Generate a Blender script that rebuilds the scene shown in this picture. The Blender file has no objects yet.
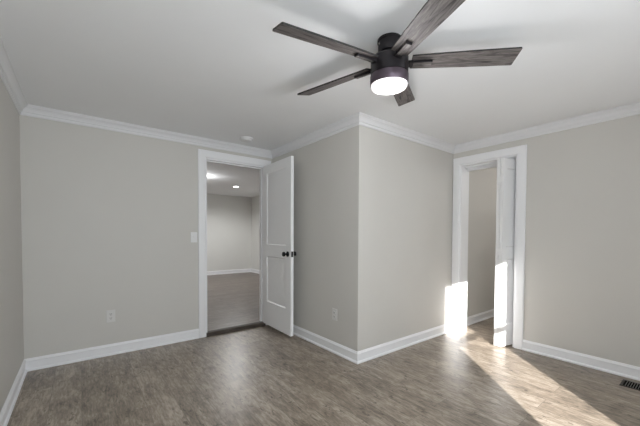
import bpy, bmesh, math
from mathutils import Vector, Matrix

scene = bpy.context.scene
COL = scene.collection

# ------------------------------------------------------------------ camera
cam_data = bpy.data.cameras.new('camera')
cam_data.sensor_fit = 'HORIZONTAL'
cam_data.sensor_width = 36.0
cam_data.lens = 310.8 / 640 * 36.0
cam_data.shift_y = 29.7 / 640
cam_data.clip_start = 0.02
cam = bpy.data.objects.new('camera', cam_data)
COL.objects.link(cam)
CAM_YAW, CAM_PITCH, CAM_ROLL = -0.6585, -0.0246, 0.0046
cam.matrix_world = (Matrix.Translation((0, 0, 1.168)) @ Matrix.Rotation(CAM_YAW, 4, 'Z')
                    @ Matrix.Rotation(math.pi / 2 + CAM_PITCH, 4, 'X') @ Matrix.Rotation(CAM_ROLL, 4, 'Z'))
scene.camera = cam

# ------------------------------------------------------------------ sky, sun, exposure
world = bpy.data.worlds.new('sky')
scene.world = world
world.use_nodes = True
bg = world.node_tree.nodes['Background']
bg.inputs['Color'].default_value = (0.90, 0.955, 1.0, 1)
bg.inputs['Strength'].default_value = 6.0

sun_data = bpy.data.lights.new('sun', 'SUN')
sun_data.energy = 18.0
sun_data.angle = math.radians(0.6)
sun_data.color = (1.0, 0.98, 0.945)
sun = bpy.data.objects.new('sun', sun_data)
COL.objects.link(sun)
SUN_EL = math.radians(21.9)
sd = Vector((0.665 * math.cos(SUN_EL), 0.747 * math.cos(SUN_EL), -math.sin(SUN_EL)))
sun.rotation_euler = sd.to_track_quat('-Z', 'Y').to_euler()
sun.location = (-3, -6, 5)

scene.view_settings.view_transform = 'Standard'
scene.view_settings.look = 'None'
scene.view_settings.gamma = 1.0
scene.view_settings.exposure = 0.05
scene.view_settings.use_curve_mapping = False
scene.cycles.use_denoising = True
scene.cycles.diffuse_bounces = 6
scene.cycles.max_bounces = 10
scene.cycles.sample_clamp_indirect = 6.0

# ------------------------------------------------------------------ main dimensions (metres)
CEIL = 2.24
XL, XC, XR, XRO = -0.384, 1.995, 3.592, 3.772     # left wall, closet side, right wall, its outer face
YN, YF, YB, YBO = -0.60, 2.011, 3.593, 3.713      # near wall, closet front, back wall, its outer face
D1A, D1B, D1H = 1.135, 1.882, 2.037               # doorway in the back wall
D2A, D2B, D2H = 1.308, 1.920, 2.010               # doorway in the right wall
W1A, W1B, W1S, W1H = 1.00, 1.80, 0.42, 2.055      # window in the near wall
W2A, W2B, W2S, W2H = -0.52, 0.27, 0.40, 2.05      # added window in the right wall, unseen, for more daylight
W3A, W3B, W3S, W3H = -0.30, 0.75, 0.50, 2.05     # added window in the near wall, behind the camera, holds the glowing fill panel
FZ, FCEIL = 0.035, 2.30                           # floor and ceiling of the room beyond
FXL, FXR, FYB = -1.2, 4.13, 8.75
HX, HY = 6.0, -0.2                                # passage beyond the right wall

def portal(name, loc, rot, sx, sy):
    d = bpy.data.lights.new(name, 'AREA')
    d.shape = 'RECTANGLE'; d.size = sx; d.size_y = sy
    d.cycles.is_portal = True
    o = bpy.data.objects.new(name, d); COL.objects.link(o)
    o.location = loc; o.rotation_euler = rot
portal('window_daylight', ((W1A + W1B) / 2, YN - 0.14, (W1S + W1H) / 2), (math.pi / 2, 0, 0), W1B - W1A, W1H - W1S)
portal('added_side_daylight', (XRO + 0.02, (W2A + W2B) / 2, (W2S + W2H) / 2), (math.pi / 2, 0, math.pi / 2), W2B - W2A, W2H - W2S)  # portal of the added side window

# ------------------------------------------------------------------ materials
def new_mat(name, color, rough=0.5, metallic=0.0, spec=0.5):
    m = bpy.data.materials.new(name); m.use_nodes = True
    b = m.node_tree.nodes['Principled BSDF']
    b.inputs['Base Color'].default_value = (*color, 1)
    b.inputs['Roughness'].default_value = rough
    b.inputs['Metallic'].default_value = metallic
    b.inputs['Specular IOR Level'].default_value = spec
    return m

def painted(name, color, rough, bump, scale, vary=0.02):
    """rolled paint: a whisper of tone and an orange-peel bump"""
    m = new_mat(name, color, rough)
    nt = m.node_tree; N = nt.nodes; L = nt.links
    b = N['Principled BSDF']
    tc = N.new('ShaderNodeTexCoord')
    n1 = N.new('ShaderNodeTexNoise'); n1.inputs['Scale'].default_value = scale; n1.inputs['Detail'].default_value = 3
    n2 = N.new('ShaderNodeTexNoise'); n2.inputs['Scale'].default_value = 3.0; n2.inputs['Detail'].default_value = 4
    L.new(tc.outputs['Object'], n1.inputs['Vector']); L.new(tc.outputs['Object'], n2.inputs['Vector'])
    bp = N.new('ShaderNodeBump'); bp.inputs['Strength'].default_value = bump; bp.inputs['Distance'].default_value = 0.002
    L.new(n1.outputs['Fac'], bp.inputs['Height']); L.new(bp.outputs['Normal'], b.inputs['Normal'])
    mx = N.new('ShaderNodeMix'); mx.data_type = 'RGBA'
    mx.inputs['A'].default_value = (*[c * (1 - vary) for c in color], 1)
    mx.inputs['B'].default_value = (*[min(1, c * (1 + vary)) for c in color], 1)
    L.new(n2.outputs['Fac'], mx.inputs['Factor']); L.new(mx.outputs['Result'], b.inputs['Base Color'])
    return m

def emissive(name, color, strength, base=(0.9, 0.9, 0.9)):
    m = new_mat(name, base, 0.35)
    b = m.node_tree.nodes['Principled BSDF']
    b.inputs['Emission Color'].default_value = (*color, 1)
    b.inputs['Emission Strength'].default_value = strength
    return m

def plank_floor(name, c_dark, c_mid, c_light, swap=True, rough=0.34):
    m = new_mat(name, c_mid, rough)
    nt = m.node_tree; N = nt.nodes; L = nt.links
    b = N['Principled BSDF']
    tc = N.new('ShaderNodeTexCoord')
    sep = N.new('ShaderNodeSeparateXYZ'); L.new(tc.outputs['Object'], sep.inputs[0])
    cmb = N.new('ShaderNodeCombineXYZ')            # x runs along the boards
    L.new(sep.outputs['Y' if swap else 'X'], cmb.inputs['X']); L.new(sep.outputs['X' if swap else 'Y'], cmb.inputs['Y'])
    br = N.new('ShaderNodeTexBrick')
    br.offset = 0.37; br.offset_frequency = 2
    br.inputs['Scale'].default_value = 1.0
    br.inputs['Brick Width'].default_value = 1.18
    br.inputs['Row Height'].default_value = 0.175
    br.inputs['Mortar Size'].default_value = 0.0012
    br.inputs['Mortar Smooth'].default_value = 0.3
    br.inputs['Bias'].default_value = 0.0
    br.inputs['Color1'].default_value = (0, 0, 0, 1); br.inputs['Color2'].default_value = (1, 1, 1, 1)
    br.inputs['Mortar'].default_value = (0.5, 0.5, 0.5, 1)
    L.new(cmb.outputs[0], br.inputs['Vector'])
    # each board gets its own piece of the grain
    off = N.new('ShaderNodeVectorMath'); off.operation = 'MULTIPLY_ADD'
    L.new(br.outputs['Color'], off.inputs[0]); off.inputs[1].default_value = (7.3, 3.1, 5.0)
    L.new(cmb.outputs[0], off.inputs[2])
    def noise(sx, sy, detail, rough_, dist=0.0):
        mp = N.new('ShaderNodeMapping'); mp.inputs['Scale'].default_value = (sx, sy, 1)
        L.new(off.outputs[0], mp.inputs['Vector'])
        n = N.new('ShaderNodeTexNoise'); n.inputs['Scale'].default_value = 1
        n.inputs['Detail'].default_value = detail; n.inputs['Roughness'].default_value = rough_
        n.inputs['Distortion'].default_value = dist
        L.new(mp.outputs[0], n.inputs['Vector']); return n.outputs['Fac']
    blotch = noise(5.0, 14.0, 10, 0.72, 0.5)
    streak = noise(14.0, 85.0, 5, 0.6, 0.5)
    knots = noise(15.0, 30.0, 4, 0.6, 1.0)
    def math_(op, a, b_, clamp=False):
        n = N.new('ShaderNodeMath'); n.operation = op; n.use_clamp = clamp
        for i, v in enumerate((a, b_)):
            if isinstance(v, (int, float)): n.inputs[i].default_value = v
            else: L.new(v, n.inputs[i])
        return n.outputs[0]
    sepb = N.new('ShaderNodeSeparateColor'); L.new(br.outputs['Color'], sepb.inputs[0])
    v = math_('ADD', math_('MULTIPLY', blotch, 0.56), math_('MULTIPLY', streak, 0.44))
    v = math_('ADD', v, math_('MULTIPLY', math_('SUBTRACT', sepb.outputs['Red'], 0.5), 0.07))
    rp = N.new('ShaderNodeValToRGB')
    e = rp.color_ramp.elements
    e[0].position = 0.37; e[0].color = (*c_dark, 1)
    e[1].position = 0.63; e[1].color = (*c_light, 1)
    k = e.new(0.5); k.color = (*c_mid, 1)
    L.new(v, rp.inputs['Fac'])
    kr = N.new('ShaderNodeValToRGB')
    kr.color_ramp.elements[0].position = 0.33; kr.color_ramp.elements[0].color = (0.42, 0.40, 0.38, 1)
    kr.color_ramp.elements[1].position = 0.41; kr.color_ramp.elements[1].color = (1, 1, 1, 1)
    L.new(knots, kr.inputs['Fac'])
    mu = N.new('ShaderNodeMix'); mu.data_type = 'RGBA'; mu.blend_type = 'MULTIPLY'; mu.inputs['Factor'].default_value = 1
    L.new(rp.outputs['Color'], mu.inputs['A']); L.new(kr.outputs['Color'], mu.inputs['B'])
    gap = N.new('ShaderNodeMix'); gap.data_type = 'RGBA'
    L.new(math_('MULTIPLY', br.outputs['Fac'], 0.6), gap.inputs['Factor'])
    L.new(mu.outputs['Result'], gap.inputs['A']); gap.inputs['B'].default_value = (0.04, 0.035, 0.03, 1)
    L.new(gap.outputs['Result'], b.inputs['Base Color'])
    b.inputs['Specular IOR Level'].default_value = 0.75
    rr = math_('ADD', math_('MULTIPLY', streak, 0.16), rough - 0.08)
    L.new(rr, b.inputs['Roughness'])
    bp = N.new('ShaderNodeBump'); bp.inputs['Strength'].default_value = 0.12; bp.inputs['Distance'].default_value = 0.003
    L.new(math_('SUBTRACT', v, math_('MULTIPLY', br.outputs['Fac'], 0.5)), bp.inputs['Height'])
    L.new(bp.outputs['Normal'], b.inputs['Normal'])
    return m

def weathered_wood(name, c_dark, c_light):
    m = new_mat(name, c_dark, 0.6, spec=0.3)
    nt = m.node_tree; N = nt.nodes; L = nt.links
    b = N['Principled BSDF']
    tc = N.new('ShaderNodeTexCoord')
    mp = N.new('ShaderNodeMapping'); mp.inputs['Scale'].default_value = (6, 55, 30)
    L.new(tc.outputs['Object'], mp.inputs['Vector'])
    n = N.new('ShaderNodeTexNoise'); n.inputs['Scale'].default_value = 1; n.inputs['Detail'].default_value = 6
    n.inputs['Roughness'].default_value = 0.68; n.inputs['Distortion'].default_value = 0.9
    L.new(mp.outputs[0], n.inputs['Vector'])
    rp = N.new('ShaderNodeValToRGB')
    rp.color_ramp.elements[0].position = 0.35; rp.color_ramp.elements[0].color = (*c_dark, 1)
    rp.color_ramp.elements[1].position = 0.66; rp.color_ramp.elements[1].color = (*c_light, 1)
    L.new(n.outputs['Fac'], rp.inputs['Fac']); L.new(rp.outputs['Color'], b.inputs['Base Color'])
    bp = N.new('ShaderNodeBump'); bp.inputs['Strength'].default_value = 0.25; bp.inputs['Distance'].default_value = 0.002
    L.new(n.outputs['Fac'], bp.inputs['Height']); L.new(bp.outputs['Normal'], b.inputs['Normal'])
    return m

def pane_glass(name):
    m = bpy.data.materials.new(name); m.use_nodes = True
    nt = m.node_tree; N = nt.nodes; L = nt.links
    N.remove(N['Principled BSDF'])
    tr = N.new('ShaderNodeBsdfTransparent'); gl = N.new('ShaderNodeBsdfGlossy'); gl.inputs['Roughness'].default_value = 0.02
    mx = N.new('ShaderNodeMixShader')
    mx.inputs[0].default_value = 0.06; L.new(tr.outputs[0], mx.inputs[1]); L.new(gl.outputs[0], mx.inputs[2])
    L.new(mx.outputs[0], N['Material Output'].inputs['Surface'])
    return m

M_WALL = painted('greige_wall_paint', (0.625, 0.606, 0.570), 0.55, 0.10, 260)
M_FARWALL = painted('cream_wall_paint', (0.74, 0.735, 0.705), 0.55, 0.10, 260)
M_CEIL = painted('white_ceiling_paint', (0.89, 0.895, 0.905), 0.75, 0.12, 180)
M_TRIM = painted('white_trim_paint', (0.885, 0.885, 0.90), 0.32, 0.03, 90, 0.01)
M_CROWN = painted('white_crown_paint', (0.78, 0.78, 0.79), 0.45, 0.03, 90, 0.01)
M_DOOR = painted('white_door_paint', (0.90, 0.90, 0.905), 0.34, 0.03, 90, 0.01)
M_FLOOR = plank_floor('weathered_vinyl_planks', (0.125, 0.101, 0.080), (0.282, 0.229, 0.177), (0.480, 0.415, 0.348))
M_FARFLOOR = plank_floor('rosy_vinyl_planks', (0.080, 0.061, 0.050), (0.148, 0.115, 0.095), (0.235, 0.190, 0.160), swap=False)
M_BLADE = weathered_wood('weathered_blade_wood', (0.033, 0.028, 0.027), (0.23, 0.205, 0.195))
M_EDGE = new_mat('dark_blade_edge', (0.02, 0.018, 0.017), 0.6)
M_BRONZE = new_mat('dark_bronze', (0.016, 0.013, 0.0155), 0.38, 0.35)
M_BAND = new_mat('satin_bronze_band', (0.11, 0.085, 0.105), 0.34, 0.7)
M_SHADE = emissive('lit_frosted_shade', (1.0, 0.95, 0.965), 0.9)
M_BLACK = new_mat('matte_black_metal', (0.012, 0.012, 0.012), 0.35, 0.6)
M_PLASTIC = new_mat('white_plastic', (0.80, 0.80, 0.80), 0.35)
M_SLOT = new_mat('dark_slot', (0.006, 0.006, 0.006), 0.9, spec=0.1)
M_PLATE = new_mat('off_white_plate', (0.70, 0.69, 0.67), 0.4)
M_STRIKE = new_mat('satin_nickel', (0.45, 0.44, 0.42), 0.35, 1.0)
M_SILL = weathered_wood('dark_threshold_wood', (0.035, 0.028, 0.022), (0.10, 0.08, 0.065))
M_REG = new_mat('brown_register_metal', (0.045, 0.034, 0.026), 0.45, 0.4)
M_REGBAR = new_mat('grey_register_louver', (0.20, 0.185, 0.165), 0.4, 0.4)
M_LED = emissive('lit_led_disc', (1.0, 0.98, 0.94), 14.0)
M_BULB = emissive('lit_bulb', (1.0, 0.97, 0.92), 4.0)
M_FILL = emissive('fill_panel_glow', (0.87, 0.95, 1.0), 4.6)  # own glow of the added fill panel, no daylight passes through
M_GLASS = pane_glass('window_glass')
M_OUT = new_mat('exterior_cladding', (0.5, 0.5, 0.5), 0.8)

# ------------------------------------------------------------------ mesh helpers
def link_mesh(name, bm, mats, parent=None, smooth=False):
    bmesh.ops.recalc_face_normals(bm, faces=bm.faces)
    me = bpy.data.meshes.new(name); bm.to_mesh(me); bm.free()
    for m in (mats if isinstance(mats, (list, tuple)) else [mats]): me.materials.append(m)
    if smooth:
        me.shade_smooth()
        me.set_sharp_from_angle(angle=math.radians(35))
    o = bpy.data.objects.new(name, me); COL.objects.link(o)
    if parent is not None: o.parent = parent
    return o

def add_box(bm, lo, hi, mat=0, bevel=0.0):
    lo, hi = [min(a, b) for a, b in zip(lo, hi)], [max(a, b) for a, b in zip(lo, hi)]
    mtx = Matrix.Translation([(a + b) / 2 for a, b in zip(lo, hi)]) @ Matrix.Diagonal([b - a for a, b in zip(lo, hi)] + [1])
    r = bmesh.ops.create_cube(bm, size=1, matrix=mtx)
    faces = {f for v in r['verts'] for f in v.link_faces}
    for f in faces: f.material_index = mat
    if bevel > 0:
        es = {e for v in r['verts'] for e in v.link_edges}
        res = bmesh.ops.bevel(bm, geom=list(es), offset=bevel, segments=2, affect='EDGES', profile=0.5)
        for f in res['faces']: f.material_index = mat
    return r

def add_lathe(bm, prof, seg=48, mtx=Matrix(), mat=0):
    """revolve (radius, z) pairs about z"""
    rings = []
    for r, z in prof:
        if r < 1e-6: rings.append([bm.verts.new(mtx @ Vector((0, 0, z)))])
        else: rings.append([bm.verts.new(mtx @ Vector((r * math.cos(2 * math.pi * i / seg), r * math.sin(2 * math.pi * i / seg), z))) for i in range(seg)])
    for a, b in zip(rings, rings[1:]):
        for i in range(seg):
            j = (i + 1) % seg
            if len(a) == 1 and len(b) == 1: continue
            if len(a) == 1: f = bm.faces.new((a[0], b[j], b[i]))
            elif len(b) == 1: f = bm.faces.new((a[i], a[j], b[0]))
            else: f = bm.faces.new((a[i], a[j], b[j], b[i]))
            f.material_index = mat

def add_prism(bm, prof, p0, p1, axis_out, up=(0, 0, 1), m0=0.0, m1=0.0, mat=0):
    """extrude a closed (out, up) profile from p0 to p1; m0/m1 slide each end per unit of 'out' (mitres)"""
    p0, p1, o, u = Vector(p0), Vector(p1), Vector(axis_out), Vector(up)
    d = (p1 - p0).normalized()
    a = [bm.verts.new(p0 + o * x + u * z + d * (m0 * x)) for x, z in prof]
    b = [bm.verts.new(p1 + o * x + u * z - d * (m1 * x)) for x, z in prof]
    n = len(prof)
    for i in range(n):
        f = bm.faces.new((a[i], a[(i + 1) % n], b[(i + 1) % n], b[i])); f.material_index = mat
    bm.faces.new(a).material_index = mat; bm.faces.new(list(reversed(b))).material_index = mat

def box_obj(name, boxes, mat, parent=None, bevel=0.0):
    bm = bmesh.new()
    for lo, hi in boxes: add_box(bm, lo, hi, 0, bevel)
    return link_mesh(name, bm, mat, parent)

def struct(o, label=None):
    o['kind'] = 'structure'
    if label: o['label'] = label
    return o

def tag(o, label, cat, group=None):
    o['label'] = label; o['category'] = cat
    if group: o['group'] = group
    return o

def empty(name, loc=(0, 0, 0), rz=0.0):
    o = bpy.data.objects.new(name, None); COL.objects.link(o)
    o.location = loc; o.rotation_euler = (0, 0, rz); o.empty_display_size = 0.1
    return o

# ------------------------------------------------------------------ shell
T = 0.12
def wall(name, boxes, mat, label): return struct(box_obj(name, boxes, mat), label)

struct(box_obj('floor', [((XL - T, YN - T, -0.1), (HX + T, YB, 0))], M_FLOOR), 'weathered grey-brown plank floor with a slanted strip of sunlight')
struct(box_obj('ceiling', [((XL - T, YN - T, CEIL), (HX + T, YBO, CEIL + 0.16))], M_CEIL), 'smooth white ceiling around the ceiling fan')
wall('wall_left', [((XL - T, YN - T, 0), (XL, YBO, CEIL))], M_WALL, 'greige wall at the left edge of the room')
wall('wall_back', [((XL, YB, 0), (D1A, YBO, CEIL)), ((D1A, YB, D1H), (D1B, YBO, CEIL)), ((D1B, YB, 0), (XC + T, YBO, CEIL))],
     M_WALL, 'greige wall with the open white door and light switch')
wall('wall_closet_side', [((XC, YF + T, 0), (XC + T, YB, CEIL))], M_WALL, 'shaded greige wall behind the open white door')
wall('wall_closet_front', [((XC, YF, 0), (HX, YF + T, CEIL))], M_WALL, 'pale greige wall between the protruding corner and the narrow doorway')
wall('wall_right', [((XR, YN - T, 0), (XRO, W2A, CEIL)), ((XR, W2A, 0), (XRO, W2B, W2S)), ((XR, W2A, W2H), (XRO, W2B, CEIL)),
                    ((XR, W2B, 0), (XRO, D2A, CEIL)), ((XR, D2A, D2H), (XRO, D2B, CEIL)), ((XR, D2B, 0), (XRO, YF, CEIL))],
     M_WALL, 'greige wall right of the narrow doorway')
wall('wall_near', [((XL, YN - T, 0), (W3A, YN, CEIL)), ((W3A, YN - T, 0), (W3B, YN, W3S)), ((W3A, YN - T, W3H), (W3B, YN, CEIL)), ((W3B, YN - T, 0), (W1A, YN, CEIL)), ((W1A, YN - T, 0), (W1B, YN, W1S)), ((W1A, YN - T, W1H), (W1B, YN, CEIL)),
                   ((W1B, YN - T, 0), (XR, YN, CEIL))], M_WALL, 'greige wall with the sunlit window')
# passage beyond the narrow doorway
wall('wall_passage_end', [((HX, HY - T, 0), (HX + T, YF + T, CEIL))], M_WALL, 'greige end wall of the passage beyond the narrow doorway')
wall('wall_passage_near', [((XRO, HY - T, 0), (HX, HY, CEIL))], M_WALL, 'greige near wall of the passage beyond the narrow doorway')
# room beyond the open door
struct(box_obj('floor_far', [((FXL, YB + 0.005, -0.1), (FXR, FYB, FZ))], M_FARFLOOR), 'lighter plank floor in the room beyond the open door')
struct(box_obj('ceiling_far', [((FXL, YBO, FCEIL), (FXR, FYB, FCEIL + 0.1))], M_CEIL), 'white ceiling of the room beyond the open door')
wall('wall_far_back', [((FXL - T, FYB, -0.1), (FXR + T, FYB + T, FCEIL + 0.1))], M_FARWALL, 'pale cream back wall of the room beyond the open door')
wall('wall_far_right', [((FXR, YBO, -0.1), (FXR + T, FYB, FCEIL + 0.1))], M_FARWALL, 'pale cream side wall of the room beyond the open door')
wall('wall_far_left', [((FXL - T, YBO, -0.1), (FXL, FYB, FCEIL + 0.1))], M_FARWALL, 'pale cream left wall of the room beyond the open door')
wall('wall_far_near', [((FXL - T, YBO - 0.06, -0.1), (XL - T, YBO, FCEIL + 0.1)), ((XC + T, YBO - 0.06, -0.1), (FXR + T, YBO, FCEIL + 0.1))],
     M_FARWALL, 'cream near wall of the room beyond the open door')

# ------------------------------------------------------------------ crown mouldings (trim) and baseboards
CROWN = [(0, 0), (0.058, 0), (0.058, -0.010), (0.050, -0.011), (0.050, -0.018), (0.041, -0.024), (0.031, -0.035),
         (0.024, -0.048), (0.023, -0.057), (0.013, -0.059), (0.012, -0.077), (0.008, -0.083), (0, -0.083)]
BASE = [(0, 0), (0.022, 0), (0.024, 0.007), (0.021, 0.014), (0.016, 0.019), (0.010, 0.021), (0.010, 0.079), (0.015, 0.082), (0.015, 0.087),
        (0.011, 0.093), (0.007, 0.099), (0.006, 0.104), (0, 0.106)]
def run(name, prof, p0, p1, out, z, m0, m1, label, mat=M_TRIM):
    bm = bmesh.new()
    add_prism(bm, prof, (p0[0], p0[1], z), (p1[0], p1[1], z), (out[0], out[1], 0), (0, 0, 1), m0, m1)
    return struct(link_mesh(name, bm, mat), label)
G = 0.001  # gap to the ceiling
run('trim_1', CROWN, (XL, YN), (XL, YB), (1, 0), CEIL - G, 1, 1, 'white crown moulding along the left wall', M_CROWN)
run('trim_2', CROWN, (XL, YB), (XC, YB), (0, -1), CEIL - G, 1, 1, 'white crown moulding above the open door', M_CROWN)
run('trim_3', CROWN, (XC, YB), (XC, YF), (-1, 0), CEIL - G, 1, -1, 'white crown moulding behind the open door', M_CROWN)
run('trim_4', CROWN, (XC, YF), (XR, YF), (0, -1), CEIL - G, -1, 1, 'white crown moulding from the protruding corner', M_CROWN)
run('trim_5', CROWN, (XR, YF), (XR, YN), (-1, 0), CEIL - G, 1, 1, 'white crown moulding above the narrow doorway', M_CROWN)
run('trim_6', CROWN, (XRO, YF), (HX, YF), (0, -1), CEIL - G, 0, 1, 'white crown moulding inside the passage', M_CROWN)
run('trim_7', CROWN, (XL, YN), (XR, YN), (0, 1), CEIL - G, 1, 1, 'white crown moulding above the sunny window', M_CROWN)
CW = 0.083                                   # casing width
run('baseboard_left', BASE, (XL, YN), (XL, YB), (1, 0), 0, 1, 1, 'white baseboard along the left wall')
run('baseboard_back', BASE, (XL, YB), (D1A - CW, YB), (0, -1), 0, 1, 0, 'white baseboard left of the open door')
run('baseboard_back_corner', BASE, (D1B + CW, YB), (XC, YB), (0, -1), 0, 0, 1, 'short white baseboard behind the open door')
run('baseboard_closet_side', BASE, (XC, YB), (XC, YF), (-1, 0), 0, 1, -1, 'white baseboard left of the protruding corner')
run('baseboard_closet_front', BASE, (XC, YF), (XR - 0.02, YF), (0, -1), 0, -1, 0, 'white baseboard right of the protruding corner')
run('baseboard_right', BASE, (XR, D2A - CW), (XR, YN), (-1, 0), 0, 0, 1, 'white baseboard right of the narrow doorway')
run('baseboard_near', BASE, (XL, YN), (XR, YN), (0, 1), 0, 1, 1, 'white baseboard under the sunny window')
run('baseboard_passage', BASE, (XRO, YF), (HX, YF), (0, -1), 0, 0, 1, 'white baseboard inside the passage')
run('baseboard_far_back', BASE, (FXL, FYB), (FXR, FYB), (0, -1), FZ, 1, 1, 'white baseboard on the far back wall')
run('baseboard_far_right', BASE, (FXR, FYB), (FXR, YBO), (-1, 0), FZ, 1, 1, 'white baseboard on the far side wall')

# ------------------------------------------------------------------ door casings and jambs
CAS = [(0, 0), (0.012, 0), (0.016, 0.006), (0.018, 0.014), (0.018, CW - 0.006), (0.014, CW), (0, CW)]   # (out, across)
def casing(name, label, origin, along, out, a, b, h, z0=0.0):
    """two legs and a head, mitred; a..b is the opening along 'along'"""
    A, O = Vector(along), Vector(out); P = Vector(origin); U = Vector((0, 0, 1))
    bm = bmesh.new()
    def strip(p0, p1, across, m0, m1):
        n = len(CAS)
        d = (p1 - p0).normalized()
        va = [bm.verts.new(p0 + O * x + across * y - d * (m0 * y)) for x, y in CAS]
        vb = [bm.verts.new(p1 + O * x + across * y + d * (m1 * y)) for x, y in CAS]
        for i in range(n): bm.faces.new((va[i], va[(i + 1) % n], vb[(i + 1) % n], vb[i]))
        bm.faces.new(va); bm.faces.new(list(reversed(vb)))
    strip(P + A * a + U * z0, P + A * a + U * h, -A, 0, 1)
    strip(P + A * b + U * z0, P + A * b + U * h, A, 0, 1)
    strip(P + A * a + U * h, P + A * b + U * h, U, 1, 1)
    return struct(link_mesh(name, bm, M_TRIM), label)
casing('trim_10', 'white casing around the open door', (0, YB, 0), (1, 0, 0), (0, -1, 0), D1A, D1B, D1H)
casing('trim_11', 'white casing around the narrow doorway', (XR, 0, 0), (0, 1, 0), (-1, 0, 0), D2A, D2B, D2H)
casing('trim_12', 'white casing on the far side of the open door', (0, YBO, 0), (1, 0, 0), (0, 1, 0), D1A, D1B, D1H, FZ)
J = 0.015
jamb1 = struct(box_obj('trim_13', [((D1A, YB, FZ), (D1A + J, YBO, D1H)), ((D1B - J, YB, FZ), (D1B, YBO, D1H)), ((D1A + J, YB, D1H - J), (D1B - J, YBO, D1H)),
                                   ((D1A + J, YB + 0.045, FZ), (D1A + J + 0.012, YB + 0.08, D1H - J)), ((D1B - J - 0.012, YB + 0.045, FZ), (D1B - J, YB + 0.08, D1H - J)),
                                   ((D1A + J, YB + 0.045, D1H - J - 0.012), (D1B - J, YB + 0.08, D1H - J))], M_TRIM), 'white jamb inside the open door')
box_obj('strike_plate', [((D1A + J, YB + 0.010, 0.93), (D1A + J + 0.002, YB + 0.040, 0.99))], M_STRIKE, jamb1)['label'] = 'satin metal strike plate'
struct(box_obj('trim_14', [((XR, D2A, 0), (XRO, D2A + J, D2H)), ((XR, D2B - J, 0), (XRO, D2B, D2H)), ((XR, D2A + J, D2H - J), (XRO, D2B - J, D2H)), ((XRO - 0.05, D2A + J, D2H - J - 0.045), (XRO, D2B - J, D2H - J))],
               M_TRIM), 'white jamb inside the narrow doorway')
struct(box_obj('trim_15', [((XR + 0.075, D2A + J, D2H - J - 0.02), (XR + 0.105, D2B - J, D2H - J))], M_TRIM), 'folding door track under the narrow doorway head')
bm = bmesh.new()
add_prism(bm, [(0, -0.002), (0.030, -0.002), (0.030, 0.010), (0.022, 0.030), (0.008, FZ + 0.006), (-0.05, FZ + 0.006), (-0.05, -0.002)],
          (D1A - 0.0, YB + 0.004, 0), (D1B + 0.0, YB + 0.004, 0), (0, -1, 0))
struct(link_mesh('trim_16', bm, M_SILL), 'dark wooden threshold strip under the open door')

# ------------------------------------------------------------------ windows (out of view; the first admits the sun, the others are added for light)
def window(name, label, origin, along, out, a, b, s, h, mid=None):
    """double-hung window; 'out' points out of the room"""
    A, O, U = Vector(along), Vector(out), Vector((0, 0, 1)); P = Vector(origin)
    e = empty(name, P + A * (a + b) / 2 + U * s)
    def bx(bm, u0, u1, d0, d1, z0, z1):
        p, q = P + A * u0 + O * d0 + U * z0 - e.location, P + A * u1 + O * d1 + U * z1 - e.location
        add_box(bm, p, q)
    bm = bmesh.new()
    bx(bm, a - 0.07, a, -0.018, 0, s, h + 0.07); bx(bm, b, b + 0.07, -0.018, 0, s, h + 0.07); bx(bm, a, b, -0.018, 0, h, h + 0.07)
    bx(bm, a, a + 0.02, 0, 0.12, s, h); bx(bm, b - 0.02, b, 0, 0.12, s, h); bx(bm, a + 0.02, b - 0.02, 0, 0.12, h - 0.02, h); bx(bm, a + 0.02, b - 0.02, 0.02, 0.12, s, s + 0.02)
    link_mesh('window_frame', bm, M_TRIM, e)
    bm = bmesh.new(); bx(bm, a - 0.09, b + 0.09, -0.045, 0.02, s - 0.025, s + 0.02); link_mesh('window_sill', bm, M_TRIM, e)
    mid = mid or (s + h) / 2
    for z0, z1, d in ((s + 0.02, mid + 0.018, 0.03), (mid - 0.018, h - 0.02, 0.065)):
        bm = bmesh.new(); c, g = a + 0.02, b - 0.02
        bx(bm, c, c + 0.035, d, d + 0.03, z0, z1); bx(bm, g - 0.035, g, d, d + 0.03, z0, z1)
        bx(bm, c + 0.035, g - 0.035, d, d + 0.03, z0, z0 + 0.036); bx(bm, c + 0.035, g - 0.035, d, d + 0.03, z1 - 0.036, z1)
        sash = link_mesh('window_sash', bm, M_TRIM, e)
        bm = bmesh.new(); bx(bm, c + 0.035, g - 0.035, d + 0.013, d + 0.017, z0 + 0.036, z1 - 0.036)
        link_mesh('glass_pane', bm, M_GLASS, sash)
    struct(e, label)
    return e
window('window_1', 'white double-hung window in the near wall', (0, YN, 0), (1, 0, 0), (0, -1, 0), W1A, W1B, W1S, W1H, 1.295)
window('added_side_window', 'added white double-hung window, unseen in the right wall', (XR, 0, 0), (0, 1, 0), (1, 0, 0), W2A, W2B, W2S, W2H)  # added out of view to let in more sky light

w3 = window('added_fill_window', 'added white double-hung window with a glowing fill panel as its shade in the near wall', (0, YN, 0), (1, 0, 0), (0, -1, 0), W3A, W3B, W3S, W3H)
bm = bmesh.new()
add_box(bm, (W3A + 0.024 - w3.location.x, 0.004 - 0.02, 0.03), (W3B - 0.024 - w3.location.x, 0.005 - 0.02, W3H - W3S - 0.05))
link_mesh('fill_panel', bm, M_FILL, w3)  # added emissive panel shaped as a drawn shade, fills the room with light
bm = bmesh.new()
add_lathe(bm, [(0, W3A + 0.022), (0.018, W3A + 0.022), (0.018, W3B - 0.022), (0, W3B - 0.022)], 20,
          Matrix.Translation((-w3.location.x, -0.016, W3H - W3S - 0.045)) @ Matrix.Rotation(math.pi / 2, 4, 'Y'))
link_mesh('fill_panel_roller', bm, M_PLASTIC, w3, True)  # roller on top of the added panel

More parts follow.
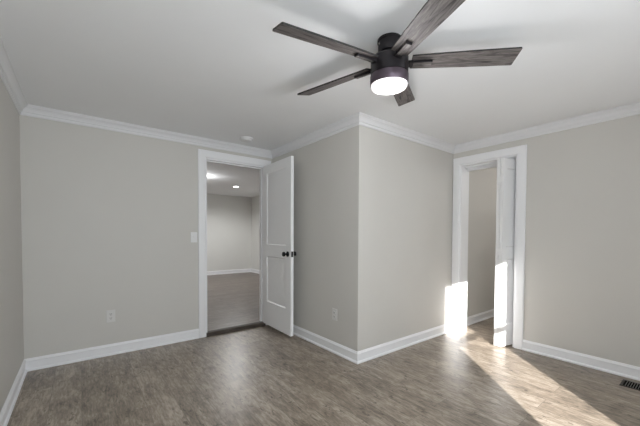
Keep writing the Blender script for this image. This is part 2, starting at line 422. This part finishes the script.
# ------------------------------------------------------------------ doors
def panel_slab(bm, w, z0, z1, th, rails, stile):
    """door slab along +x from 0 to w, thickness along y centred on 0; rails = list of (zlo, zhi) solid strips"""
    add_box(bm, (0, -th / 2, z0), (stile, th / 2, z1)); add_box(bm, (w - stile, -th / 2, z0), (w, th / 2, z1))
    for a, b in rails: add_box(bm, (stile, -th / 2, a), (w - stile, th / 2, b))
    gaps = [(rails[i][1], rails[i + 1][0]) for i in range(len(rails) - 1)]
    for a, b in gaps:
        add_box(bm, (stile, -th / 2 + 0.010, a), (w - stile, th / 2 - 0.010, b))
        for s in (-1, 1):
            y0, y1, k = s * (th / 2), s * (th / 2 - 0.010), 0.012
            v = lambda x, y, z: bm.verts.new((x, y, z))
            o = [v(stile, y0, a), v(w - stile, y0, a), v(w - stile, y0, b), v(stile, y0, b)]
            n = [v(stile + k, y1, a + k), v(w - stile - k, y1, a + k), v(w - stile - k, y1, b - k), v(stile + k, y1, b - k)]
            for i in range(4): bm.faces.new((o[i], o[(i + 1) % 4], n[(i + 1) % 4], n[i]))

DW = 0.700
door1 = empty('door_1', (1.8685, YB - 0.006, 0), math.radians(-91.7))      # local +x points into the room
struct(door1, 'open white two-panel door with black knobs')
bm = bmesh.new()
panel_slab(bm, DW, 0.046, 2.030, 0.035, [(0.046, 0.335), (0.905, 1.045), (1.925, 2.030)], 0.115)
link_mesh('door_panel', bm, M_DOOR, door1)
for s in (-1, 1):
    # knob: axis along local y; s=-1 is the side facing the left of the photograph
    R = Matrix.Translation((DW - 0.065, s * 0.0175, 0.955)) @ Matrix.Rotation(-s * math.pi / 2, 4, 'X')
    bm = bmesh.new()
    add_lathe(bm, [(0, 0), (0.030, 0), (0.031, 0.004), (0.027, 0.009), (0.012, 0.012), (0.011, 0.030), (0.016, 0.034), (0.025, 0.042),
                   (0.0275, 0.052), (0.024, 0.062), (0.014, 0.068), (0, 0.069)], 32, R)
    link_mesh('door_knob', bm, M_BLACK, door1, True)['label'] = 'round black door knob'
box_obj('latch_plate', [((DW - 0.001, -0.0125, 0.925), (DW + 0.0012, 0.0125, 0.985))], M_BLACK, door1)['label'] = 'black latch plate on the door edge'
for z in (0.25, 1.05, 1.83):
    bm = bmesh.new()
    add_lathe(bm, [(0, z - 0.045), (0.006, z - 0.045), (0.006, z + 0.045), (0, z + 0.045)], 12, Matrix.Translation((-0.008, -0.012, 0)))
    add_box(bm, (-0.006, -0.0165, z - 0.044), (0.001, -0.0005, z + 0.044))
    link_mesh('hinge', bm, M_DOOR, door1, True)

pa = Vector((3.735, 1.338, 0)); pb = Vector((3.452, 1.400, 0))
ang = math.atan2(pb.y - pa.y, pb.x - pa.x)
door2 = empty('door_2', pa, ang)
struct(door2, 'narrow white folding door folded open in the narrow doorway')
L2 = (pb - pa).length
for off in (0.0, -0.040):
    bm = bmesh.new()
    panel_slab(bm, L2, 0.012, 1.968, 0.033, [(0.012, 0.24), (0.93, 1.05), (1.87, 1.968)], 0.055)
    bmesh.ops.translate(bm, verts=bm.verts, vec=(0, off, 0))
    link_mesh('door_leaf', bm, M_DOOR, door2)
for z in (0.25, 1.0, 1.75):
    box_obj('hinge', [((L2, -0.045, z - 0.03), (L2 + 0.002, 0.005, z + 0.03))], M_DOOR, door2)

# ------------------------------------------------------------------ ceiling fan
FX, FY = 1.3595, 1.1405
fan = empty('ceiling_fan', (FX, FY, CEIL))
tag(fan, 'dark bronze ceiling fan with five weathered wood blades and a lit round shade', 'ceiling fan')
TILT = Matrix.Rotation(0.063, 4, Vector((0.042, -0.047, 0)).normalized())
BZ = -0.120                                  # blade plane below the ceiling
bm = bmesh.new()
add_lathe(bm, [(0, -0.0005), (0.066, -0.0005), (0.066, -0.012), (0.062, -0.016), (0.062, -0.062), (0.058, -0.070), (0, -0.070)], 48)
canopy = link_mesh('canopy', bm, M_BRONZE, fan, True)
for a in (40, 160, 280):
    bm = bmesh.new()
    add_lathe(bm, [(0, 0), (0.005, 0), (0.005, 0.003), (0.003, 0.005), (0, 0.005)], 10,
              Matrix.Rotation(math.radians(a), 4, 'Z') @ Matrix.Translation((0.0615, 0, -0.03)) @ Matrix.Rotation(math.pi / 2, 4, 'Y'))
    link_mesh('canopy_screw', bm, M_STRIKE, canopy, True)
bm = bmesh.new()
add_lathe(bm, [(0.050, -0.068), (0.070, -0.078), (0.092, -0.090), (0.102, -0.102), (0.102, -0.115), (0.102, -0.182), (0.098, -0.185), (0, -0.185)], 64)
link_mesh('motor_housing', bm, M_BRONZE, fan, True)
bm = bmesh.new()
add_lathe(bm, [(0.094, -0.184), (0.103, -0.186), (0.104, -0.190), (0.104, -0.233), (0.102, -0.236), (0.097, -0.236), (0.097, -0.190)], 64)
link_mesh('light_ring', bm, M_BAND, fan, True)
bm = bmesh.new()
add_lathe(bm, [(0.096, -0.215), (0.0985, -0.237), (0.098, -0.247), (0.092, -0.256), (0.078, -0.262), (0.05, -0.266), (0, -0.267)], 64)
link_mesh('light_shade', bm, M_SHADE, fan, True)

d = bpy.data.lights.new('fan_lamp', 'POINT'); d.energy = 9.5; d.shadow_soft_size = 0.06; d.color = (0.97, 0.975, 1.0)
o = bpy.data.objects.new('fan_lamp', d); COL.objects.link(o); o.parent = fan; o.location = (0, 0, -0.31)

R0, R1 = 0.118, 0.663
def blade_mesh():
    bm = bmesh.new()
    up, lo = [], []
    outline = [(R0, -0.047), (0.30, -0.053), (0.47, -0.058), (R1 - 0.003, -0.061), (R1 + 0.002, -0.058),
               (R1 + 0.005, 0.058), (R1, 0.0615), (0.47, 0.058), (0.30, 0.053), (R0, 0.047)]
    th = 0.0045
    up = [bm.verts.new((x, y, th)) for x, y in outline]
    lo = [bm.verts.new((x, y, -th)) for x, y in outline]
    n = len(outline)
    bm.faces.new(up); bm.faces.new(list(reversed(lo)))
    for i in range(n):
        f = bm.faces.new((up[i], lo[i], lo[(i + 1) % n], up[(i + 1) % n])); f.material_index = 1
    return bm
PITCH = math.radians(-13.6)                    # the counter-clockwise edge hangs lower
def bracket_mesh():
    bm = bmesh.new()
    add_box(bm, (0.098, -0.020, -0.020), (0.128, 0.020, -0.0046), 0, 0.002)
    add_box(bm, (0.128, -0.017, -0.017), (0.228, 0.017, -0.0046), 0, 0.002)
    return bm
def cover_mesh():
    bm = bmesh.new()
    add_box(bm, (0.112, -0.0145, -0.0195), (0.225, 0.0145, -0.0171), 0, 0.001)
    return bm
for o in list(fan.children):                 # the fan body hangs very slightly out of plumb from its canopy
    if o.type == 'MESH' and o is not canopy: o.matrix_local = TILT @ o.matrix_local
blade0 = link_mesh('blade', blade_mesh(), [M_BLADE, M_EDGE], fan)
br0 = link_mesh('blade_bracket', bracket_mesh(), M_BRONZE, blade0)
cv0 = link_mesh('bracket_cover', cover_mesh(), M_BLADE, br0)
for k in range(5):
    if k == 0: b, br, cv = blade0, br0, cv0
    else:
        b = blade0.copy(); COL.objects.link(b); b.parent = fan
        br = br0.copy(); COL.objects.link(br); br.parent = b
        cv = cv0.copy(); COL.objects.link(cv); cv.parent = br
    b.matrix_local = (TILT @ Matrix.Translation((0, 0, BZ)) @ Matrix.Rotation(math.radians(172.8 - 72 * k), 4, 'Z') @ Matrix.Rotation(PITCH, 4, 'X'))

# ------------------------------------------------------------------ small fixtures
sm = empty('smoke_detector', (1.482, 3.262, CEIL))
tag(sm, 'round white smoke detector on the ceiling above the open door', 'smoke detector')
bm = bmesh.new(); add_lathe(bm, [(0, -0.0005), (0.074, -0.0005), (0.074, -0.012), (0.070, -0.014), (0, -0.014)], 40); link_mesh('base_plate', bm, M_PLASTIC, sm, True)
bm = bmesh.new(); add_lathe(bm, [(0.060, -0.014), (0.060, -0.024), (0.054, -0.031), (0.020, -0.033), (0, -0.033)], 40); link_mesh('sensor_cover', bm, M_PLASTIC, sm, True)

def wall_plate(bm, w, h):                    # in local x (width) / z (height), facing -y
    add_box(bm, (-w / 2, -0.006, -h / 2), (w / 2, 0, h / 2), 0, 0.0025)
sw = empty('light_switch', (1.006, YB, 1.137)); tag(sw, 'white light switch on the wall beside the open door casing', 'light switch')
bm = bmesh.new(); wall_plate(bm, 0.070, 0.115); link_mesh('switch_plate', bm, M_PLASTIC, sw)
bm = bmesh.new(); add_box(bm, (-0.0055, -0.016, -0.002), (0.0055, -0.006, 0.016), 0, 0.002); link_mesh('toggle', bm, M_PLASTIC, sw)
for z in (-0.03, 0.03):
    bm = bmesh.new(); add_lathe(bm, [(0, 0.0), (0.003, 0.0), (0.0025, 0.0015), (0, 0.0015)], 10, Matrix.Translation((0, -0.006, z)) @ Matrix.Rotation(math.pi / 2, 4, 'X'))
    link_mesh('screw', bm, M_PLASTIC, sw)

def outlet(name, loc, rz, label):
    e = empty(name, loc, rz); tag(e, label, 'outlet')
    bm = bmesh.new(); wall_plate(bm, 0.072, 0.117); link_mesh('outlet_plate', bm, M_PLATE, e)
    for z in (-0.0195, 0.0195):
        bm = bmesh.new(); add_box(bm, (-0.0165, -0.009, z - 0.014), (0.0165, -0.006, z + 0.014), 0, 0.0012)
        r = link_mesh('receptacle', bm, M_PLATE, e)
        bm = bmesh.new()
        for x in (-0.0065, 0.0065): add_box(bm, (x - 0.0014, -0.0096, z - 0.002), (x + 0.0014, -0.0089, z + 0.008))
        add_box(bm, (-0.0026, -0.0096, z - 0.0105), (0.0026, -0.0089, z - 0.0055))
        link_mesh('socket_holes', bm, M_SLOT, r)
    return e
outlet('outlet', (0.230, YB, 0.377), 0, 'white duplex outlet low on the wall left of the open door')
outlet('outlet', (XC, 2.332, 0.381), math.radians(-90), 'white duplex outlet near the protruding corner behind the open door')

reg = empty('floor_register', (3.415, 0.315, 0)); tag(reg, 'brown metal floor register by the right baseboard', 'floor vent')
hx, hy, fr = 0.074, 0.152, 0.015
bm = bmesh.new()
for lo, hi in (((-hx, -hy), (hx, -hy + fr)), ((-hx, hy - fr), (hx, hy)), ((-hx, -hy + fr), (-hx + fr, hy - fr)), ((hx - fr, -hy + fr), (hx, hy - fr))):
    add_box(bm, (*lo, 0.0004), (*hi, 0.005), 0, 0.0015)
link_mesh('register_frame', bm, M_REG, reg)
box_obj('duct_opening', [((-hx + fr, -hy + fr, 0.0004), (hx - fr, hy - fr, 0.0012))], M_SLOT, reg)
n = 19
for i in range(1, n):
    y = -hy + fr + (2 * hy - 2 * fr) * i / n
    box_obj('louver', [((-hx + fr, y - 0.0018, 0.0013), (hx - fr, y + 0.0018, 0.0046))], M_REGBAR, reg)

# lamps in the room beyond
def recessed(loc, label, power):
    e = empty('recessed_light', loc); tag(e, label, 'recessed light')
    bm = bmesh.new(); add_lathe(bm, [(0.060, -0.0005), (0.085, -0.0005), (0.085, -0.004), (0.062, -0.008), (0.060, -0.0005)], 40); link_mesh('trim_ring', bm, M_PLASTIC, e, True)
    bm = bmesh.new(); add_lathe(bm, [(0.0585, -0.0005), (0.0585, -0.0025), (0, -0.0025)], 40); link_mesh('led_disc', bm, M_LED, e, True)
    d = bpy.data.lights.new('recessed_lamp', 'SPOT'); d.energy = power; d.spot_size = math.radians(168); d.spot_blend = 0.5; d.shadow_soft_size = 0.06
    d.color = (0.98, 0.99, 1.0)
    o = bpy.data.objects.new('recessed_lamp', d); COL.objects.link(o); o.parent = e; o.location = (0, 0, -0.03)
recessed((2.921, 7.017, FCEIL), 'glowing recessed ceiling light in the room beyond the open door', 76)
recessed((1.0, 7.0, FCEIL), 'added recessed ceiling light beyond the open door, unseen left of its casing', 78)  # added unseen lamp that brightens the far walls
fl = empty('flush_light', (1.825, 6.16, FCEIL)); tag(fl, 'flush ceiling lamp with a bright bulb beyond the open door', 'ceiling lamp')
bm = bmesh.new(); add_lathe(bm, [(0, -0.0005), (0.09, -0.0005), (0.09, -0.012), (0.08, -0.022), (0.05, -0.030), (0, -0.030)], 40); link_mesh('lamp_base', bm, M_PLASTIC, fl, True)
bm = bmesh.new(); add_lathe(bm, [(0.018, -0.030), (0.020, -0.055), (0.034, -0.075), (0.038, -0.095), (0.030, -0.118), (0.014, -0.130), (0, -0.132)], 24); link_mesh('bulb', bm, M_BULB, fl, True)
d = bpy.data.lights.new('flush_lamp', 'POINT'); d.energy = 9; d.shadow_soft_size = 0.05; d.color = (0.98, 0.99, 1.0)
o = bpy.data.objects.new('flush_lamp', d); COL.objects.link(o); o.parent = fl; o.location = (0, 0, -0.2)

# added lamp, out of sight, to brighten the passage
pl = empty('added_passage_light', (4.75, 0.9, CEIL)); tag(pl, 'added round ceiling lamp, unseen in the passage beyond the narrow doorway', 'ceiling lamp')
bm = bmesh.new(); add_lathe(bm, [(0, -0.0005), (0.13, -0.0005), (0.13, -0.02), (0.11, -0.05), (0.06, -0.07), (0, -0.075)], 40); link_mesh('added_lamp_dome', bm, emissive('added_dome_glow', (1, 0.97, 0.93), 3.0), pl, True)
d = bpy.data.lights.new('added_passage_lamp', 'POINT'); d.energy = 12; d.shadow_soft_size = 0.1; d.color = (1, 0.985, 0.96)
o = bpy.data.objects.new('added_passage_lamp', d); COL.objects.link(o); o.parent = pl; o.location = (0, 0, -0.2)
